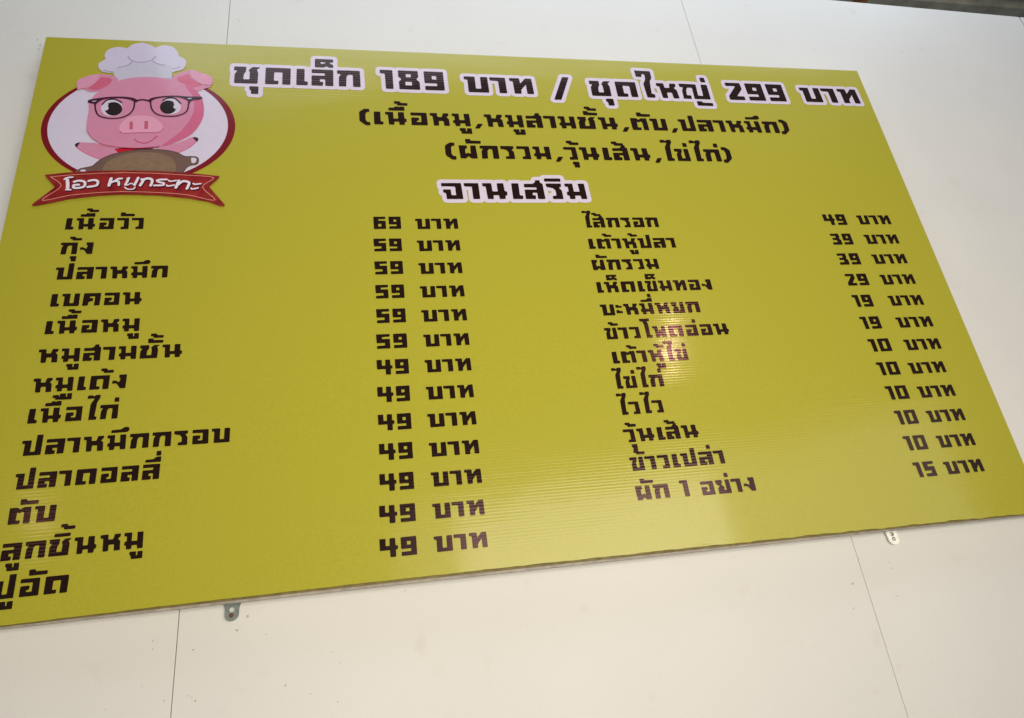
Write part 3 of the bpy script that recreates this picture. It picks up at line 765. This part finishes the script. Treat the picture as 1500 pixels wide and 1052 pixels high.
g('ห', 148, [[(0,100),(55,100),(58,69),(92,69),(100,100),(143,100),(143,82),(125,70),(143,56),(148,0),(105,0),(102,38),(65,38),(65,0),(27,0),(20,77),(0,80)]], l=8, r=12)
g('อ', 126, [[(0,100),(122,100),(126,0),(4,0),(4,60),(62,60),(62,38),(44,34),(44,25),(79,25),(79,76),(0,77)]], l=18, r=12)
g('เ', 69, [[(0,100),(48,100),(48,24),(69,22),(67,0),(0,0)]], l=20, r=5)
g('แ', 150, [], l=20, r=5)
g('า', 98, [[(0,100),(96,100),(98,0),(53,0),(52,77),(2,79)]], l=-2, r=14)
g('ะ', 66, [[(0,92),(28,94),(36,84),(66,84),(66,66),(2,66)], [(2,46),(30,47),(37,36),(66,36),(66,16),(2,16)]], l=4, r=8)
g('ไ', 90, [[(0,172),(34,172),(48,164),(62,174),(96,174),(98,154),(78,120),(72,22),(90,22),(88,0),(28,0),(30,112),(54,146),(48,150),(0,148)]], l=12, r=6)
g('ใ', 110, [[(0,182),(116,180),(115,133),(96,110),(87,27),(110,22),(108,0),(50,0),(44,90),(66,122),(70,156),(48,158),(44,138),(3,138)]], l=0, r=18)
g('โ', 106, [[(0,170),(104,170),(104,148),(74,146),(84,122),(84,22),(106,22),(104,0),(44,0),(42,112),(30,146),(0,146)]], l=6, r=6)
g('(', 80, [[(37,120),(75,120),(75,96),(54,94),(46,80),(46,35),(56,18),(80,16),(80,-10),(48,-10),(6,20),(0,30),(0,92),(6,100)]], l=0, r=8)
g(')', 80, [[(80-x, y) for x, y in [(37,120),(75,120),(75,96),(54,94),(46,80),(46,35),(56,18),(80,16),(80,-10),(48,-10),(6,20),(0,30),(0,92),(6,100)]]], l=4, r=0)
g(',', 68, [[(28,22),(68,22),(38,-17),(0,-17)]], l=14, r=6)
g('/', 97, [[(62,118),(97,118),(37,-32),(0,-32)]], l=0, r=0)
g('0', 133, [[(0,118),(131,118),(133,0),(2,0)]], [[(47,93),(86,93),(86,25),(47,25)]], l=14, r=14)
g('1', 79, [[(0,118),(77,118),(79,0),(33,0),(30,94),(0,96)]], l=18, r=18)
g('2', 114, [[(0,118),(108,118),(112,76),(62,26),(114,26),(114,0),(3,0),(3,26),(66,90),(66,95),(0,95)]], l=14, r=14)
g('3', 124, [[(0,118),(112,118),(114,78),(104,64),(122,50),(124,0),(4,0),(4,25),(70,27),(68,48),(16,50),(14,72),(66,74),(66,94),(2,94)]], l=14, r=14)
g('4', 142, [[(0,118),(48,118),(48,71),(78,71),(78,118),(122,118),(124,71),(142,71),(142,46),(126,46),(126,0),(80,0),(80,44),(2,44)]], l=10, r=8)
g('5', 124, [[(0,118),(122,118),(122,96),(52,94),(52,78),(122,78),(124,0),(6,0),(6,24),(77,26),(77,46),(4,46)]], l=14, r=14)
g('6', 124, [[(0,118),(120,118),(120,96),(48,94),(48,80),(122,78),(124,0),(2,0)]], [[(48,49),(78,49),(78,23),(48,23)]], l=14, r=14)
g('8', 130, [[(0,118),(122,118),(124,80),(110,65),(130,48),(130,0),(4,0),(2,48),(20,63),(0,78)]], [[(47,96),(78,96),(78,77),(47,77)], [(42,48),(82,48),(82,25),(42,25)]], l=14, r=14)
g('9', 124, [[(0,118),(122,118),(124,0),(4,0),(4,26),(79,26),(79,43),(2,43)]], [[(49,90),(77,90),(77,68),(49,68)]], l=14, r=14)
# marks: outlines measured from the right edge of the letter they belong to
ABOVE = {
    'ั': ([[(-83,150),(-43,150),(-40,138),(37,137),(37,115),(-80,115)]], [], 10),
    'ิ': ([[(-112,133),(0,133),(0,112),(-112,112)]], [], 0),
    'ี': ([[(-118,131),(-58,133),(-36,147),(2,148),(2,112),(-118,112)]], [], 2),
    'ึ': ([[(-118,134),(-48,136),(-30,148),(-8,152),(9,147),(14,134),(9,121),(-6,115),(-118,114)]], [], 10),
    'ื': ([[(-115,135),(-72,135),(-69,145),(-42,145),(-38,139),(-32,145),(4,145),(6,112),(-115,112)]], [], 5),
    '็': ([[(-112,166),(0,166),(0,147),(-28,144),(0,131),(0,113),(-25,113),(-42,122),(-57,113),(-112,113)]], [[(-77,148),(-42,145),(-60,136),(-78,137)]], 0),
}
TONE = {
    '้': [[(-76,151),(-32,151),(-25,138),(25,138),(25,117),(-51,117),(-57,131),(-76,131)]],
    '่': [[(-40,149),(-5,149),(-2,117),(-40,117)]],
}
BELOW = {
    'ุ': [[(-50,-16),(3,-16),(3,-61),(-39,-61),(-39,-40),(-50,-36)]],
    'ู': [[(-90,-16),(-43,-16),(-42,-40),(-34,-40),(-34,-16),(3,-16),(5,-60),(-76,-60),(-79,-38),(-90,-34)]],
}
def lay(text):
    """outlines and holes of a line in font units"""
    P, H = [], []
    pen, prev_r, first = 0.0, 0.0, True
    ax = bx = 0.0; raised = 0
    for ch in text:
        if ch in G:
            w, polys, holes, l, r, a = G[ch]
            if not first:
                pen += prev_r + l
            first = False
            P += [[(x + pen, y) for x, y in p] for p in polys]
            H += [[(x + pen, y) for x, y in p] for p in holes]
            ax, bx, raised = pen + a, pen + (142 if ch in 'นช' else w), 0
            if ch == 'ช':
                bx = pen + 144
            pen += w; prev_r = r
        elif ch in ABOVE:
            polys, holes, dx = ABOVE[ch]
            P += [[(x + ax, y) for x, y in p] for p in polys]
            H += [[(x + ax, y) for x, y in p] for p in holes]
            raised = 37
            ax += dx
        elif ch in TONE:
            P += [[(x + ax, y + raised) for x, y in p] for p in TONE[ch]]
        elif ch in BELOW:
            P += [[(x + bx, y) for x, y in p] for p in BELOW[ch]]
    return P, H

UNIT = {'head': .493, 'headn': .493, 'slash': .493, 'sub': .367, 'title': .424, 'item': .257, 'num': .257, 'baht': .257}
def place(text, kind, x0, x1, y):
    P, H = lay(text)
    sy = UNIT[kind]
    if kind == 'slash':
        sx, ox, y = (x1 - x0) / 37.0, x0, -119.0
    else:
        if kind == 'sub':       # measured between the letters inside the brackets
            Q = P[1:-1]
            foot = [x for p in Q for x, yy in p if abs(yy) < 9]
            a, b = min(foot), max(foot)
        else:
            foot = [x for p in P for x, yy in p if abs(yy) < 9]
            a, b = min(foot), max(foot)
        sx = (x1 - x0) / (b - a)
        ox = x0 - a * sx
    T = lambda p: [(ox + px * sx, y + py * sy) for px, py in p]
    return [T(p) for p in P], [T(h) for h in H], sy, sx / sy

def flat(name, polys, holes, mat, lift, parent):
    v, t = union(polys, holes)
    return new_object(name, [at(x, y, lift) for x, y in v], t, [mat], parent=parent)

# headings with their white outline: each outline is a part, the dark letters its sub-part
HALO = 9.6
def halo_of(polys):
    out = []
    for p in polys:
        out.append(p)
        out += capsules(p, 2 * HALO, closed=True, n=14)
    return out

def line_part(name, entries, outlined):
    P, H, hp = [], [], []
    for text, kind, x0, x1, y in entries:
        p, h, sy, asp = place(text, kind, x0, x1, y)
        P += [fillet(q, 4.5 * sy) for q in p]
        H += [fillet(q, 2.5 * sy) for q in h]
        hp += p
    if outlined:
        base = flat('white_outline', halo_of(hp), [], 'halo_white', 0.0005, sign)
        return flat(name, P, H, 'ink_black', 0.0009, base)
    return flat(name, P, H, 'ink_black', 0.0007, sign)

for e in LINES[0:7]:
    line_part('heading_lettering', [e], True)
line_part('subheading_lettering', LINES[7:8], False)
line_part('subheading_lettering', LINES[8:9], False)
line_part('heading_lettering', LINES[9:10], True)
items = [e for e in LINES if e[1] == 'item']
for e in items[:-3]:
    line_part('dish_lettering', [e], False)
for e in items[-3:]:
    line_part('dish_lettering', [e], False)
pr = [e for e in LINES if e[1] in ('num', 'baht')]
for e in pr:
    line_part('price_number' if e[1] == 'num' else 'currency_lettering', [e], False)

# ------------------------------------------------------------------ the round pig emblem
def ellipse(x, y, rx, ry, n=96):
    return [(x + rx * math.cos(2 * math.pi * k / n), y + ry * math.sin(2 * math.pi * k / n)) for k in range(n)]
v1, t1 = union([ellipse(*RING[0])], [ellipse(*RING[1])])
v2, t2 = union([ellipse(*RING[1])])
vs = [at(x, y, 0.0004) for x, y in v1] + [at(x, y, 0.0004) for x, y in v2]
fs = t1 + [tuple(i + len(v1) for i in t) for t in t2]
emblem = new_object('emblem', vs, fs, ['ring_red', 'emblem_white'], [0] * len(t1) + [1] * len(t2), sign)
lift = 0.0006
ORDER = ['arm', 'arm ', 'scarf', 'hotpot', 'chef_hat', 'pig_head', 'glasses', 'ribbon', 'banner_lettering']
for nm in ORDER:
    vs, fs, mi, mats = [], [], [], []
    runs = []
    for kind, col, w, pts in EMBLEM[nm]:
        if kind == 'c':
            polys = [smooth_closed(pts)]
        elif kind == 'p':
            polys = [fillet(pts, 2.0)]
        else:
            polys = capsules(smooth_open(pts), w)
        runs.append([col, polys, kind])
    for col, polys, kind in runs:
        if col not in mats:
            mats.append(col)
        v, t = union(polys)
        k = len(vs)
        vs += [at(x, y, lift) for x, y in v]
        fs += [tuple(i + k for i in f) for f in t]
        mi += [mats.index(col)] * len(t)
        lift += 0.00002 if kind == 's' else 0.00005
    new_object(nm.strip(), vs, fs, mats, mi, emblem)

# ------------------------------------------------------------------ mounting brackets under the lower edge
def prism(name, polys, holes, y0, y1, mat, parent, bevel=0.0):
    v, t = union(polys, holes)
    n = len(v)
    vs = [(x / 1000, y0, TOP + y / 1000) for x, y in v] + [(x / 1000, y1, TOP + y / 1000) for x, y in v]
    fs = list(t) + [tuple(i + n for i in reversed(f)) for f in t]
    cnt = {}
    for f in t:
        for a, b in zip(f, f[1:] + f[:1]):
            cnt[(a, b)] = 1
    for (a, b) in list(cnt):
        if (b, a) not in cnt:
            fs.append((b, a, a + n, b + n))
    o = new_object(name, vs, fs, [mat], parent=parent)
    return o

def bracket(cx, yb, w, flare, mat, screw_mat, label, hole_dy, screw_dy, lean):
    r = w / 2
    pts = []
    for k in range(13):
        a = math.pi + math.pi * k / 12
        pts.append((cx + r * math.cos(a), yb + r * 0.92 + r * 0.92 * math.sin(a)))
    pts += [(cx + r * 1.0, yb + 17), (cx + r * 1.08, yb + 22), (cx + r * (1.0 + flare), yb + 26), (cx + r * (1.0 + flare), yb + 52),
            (cx - r * (1.0 + flare), yb + 52), (cx - r * (1.0 + flare), yb + 26), (cx - r * 1.08, yb + 22), (cx - r * 1.0, yb + 17)]
    pts = [(x + lean * (y - yb), y) for x, y in pts]
    hx = cx + lean * hole_dy
    sx = cx + lean * screw_dy
    b = prism('mounting_bracket', [pts], [circle(hx, yb + hole_dy, w * 0.20, 20)], WALL_Y - 0.0055, WALL_Y - 0.0030, mat, sign)
    b['label'] = label
    # screw: domed head with a cross slot
    vs, fs = [], []
    R0, n = w * 0.165, 20
    for rr, d in ((1.0, 0.0), (0.95, 0.9), (0.7, 1.7), (0.35, 2.1)):
        for k in range(n):
            a = 2 * math.pi * k / n
            vs.append(((sx + R0 * rr * math.cos(a)) / 1000, WALL_Y - 0.0056 - d / 1000, TOP + (yb + screw_dy + R0 * rr * math.sin(a)) / 1000))
    for q in range(3):
        for k in range(n):
            fs.append((q * n + k, q * n + (k + 1) % n, (q + 1) * n + (k + 1) % n, (q + 1) * n + k))
    vs.append((sx / 1000, WALL_Y - 0.0056 - 0.0012, TOP + (yb + screw_dy) / 1000))
    for k in range(n):
        fs.append((3 * n + k, 3 * n + (k + 1) % n, len(vs) - 1))
    new_object('screw', vs, fs, [screw_mat], parent=b, smooth=True)
bracket(431.5, -1218.3, 21.0, 0.28, 'zinc', 'rust', 'dull grey zinc bracket with a rusty screw', 16.5, 8.6, 0.0)
bracket(1640.5, -1220.0, 22.5, 0.0, 'pale_steel', 'bright_screw', 'pale cream bracket with a shiny screw', 20.0, 10.5, -0.08)
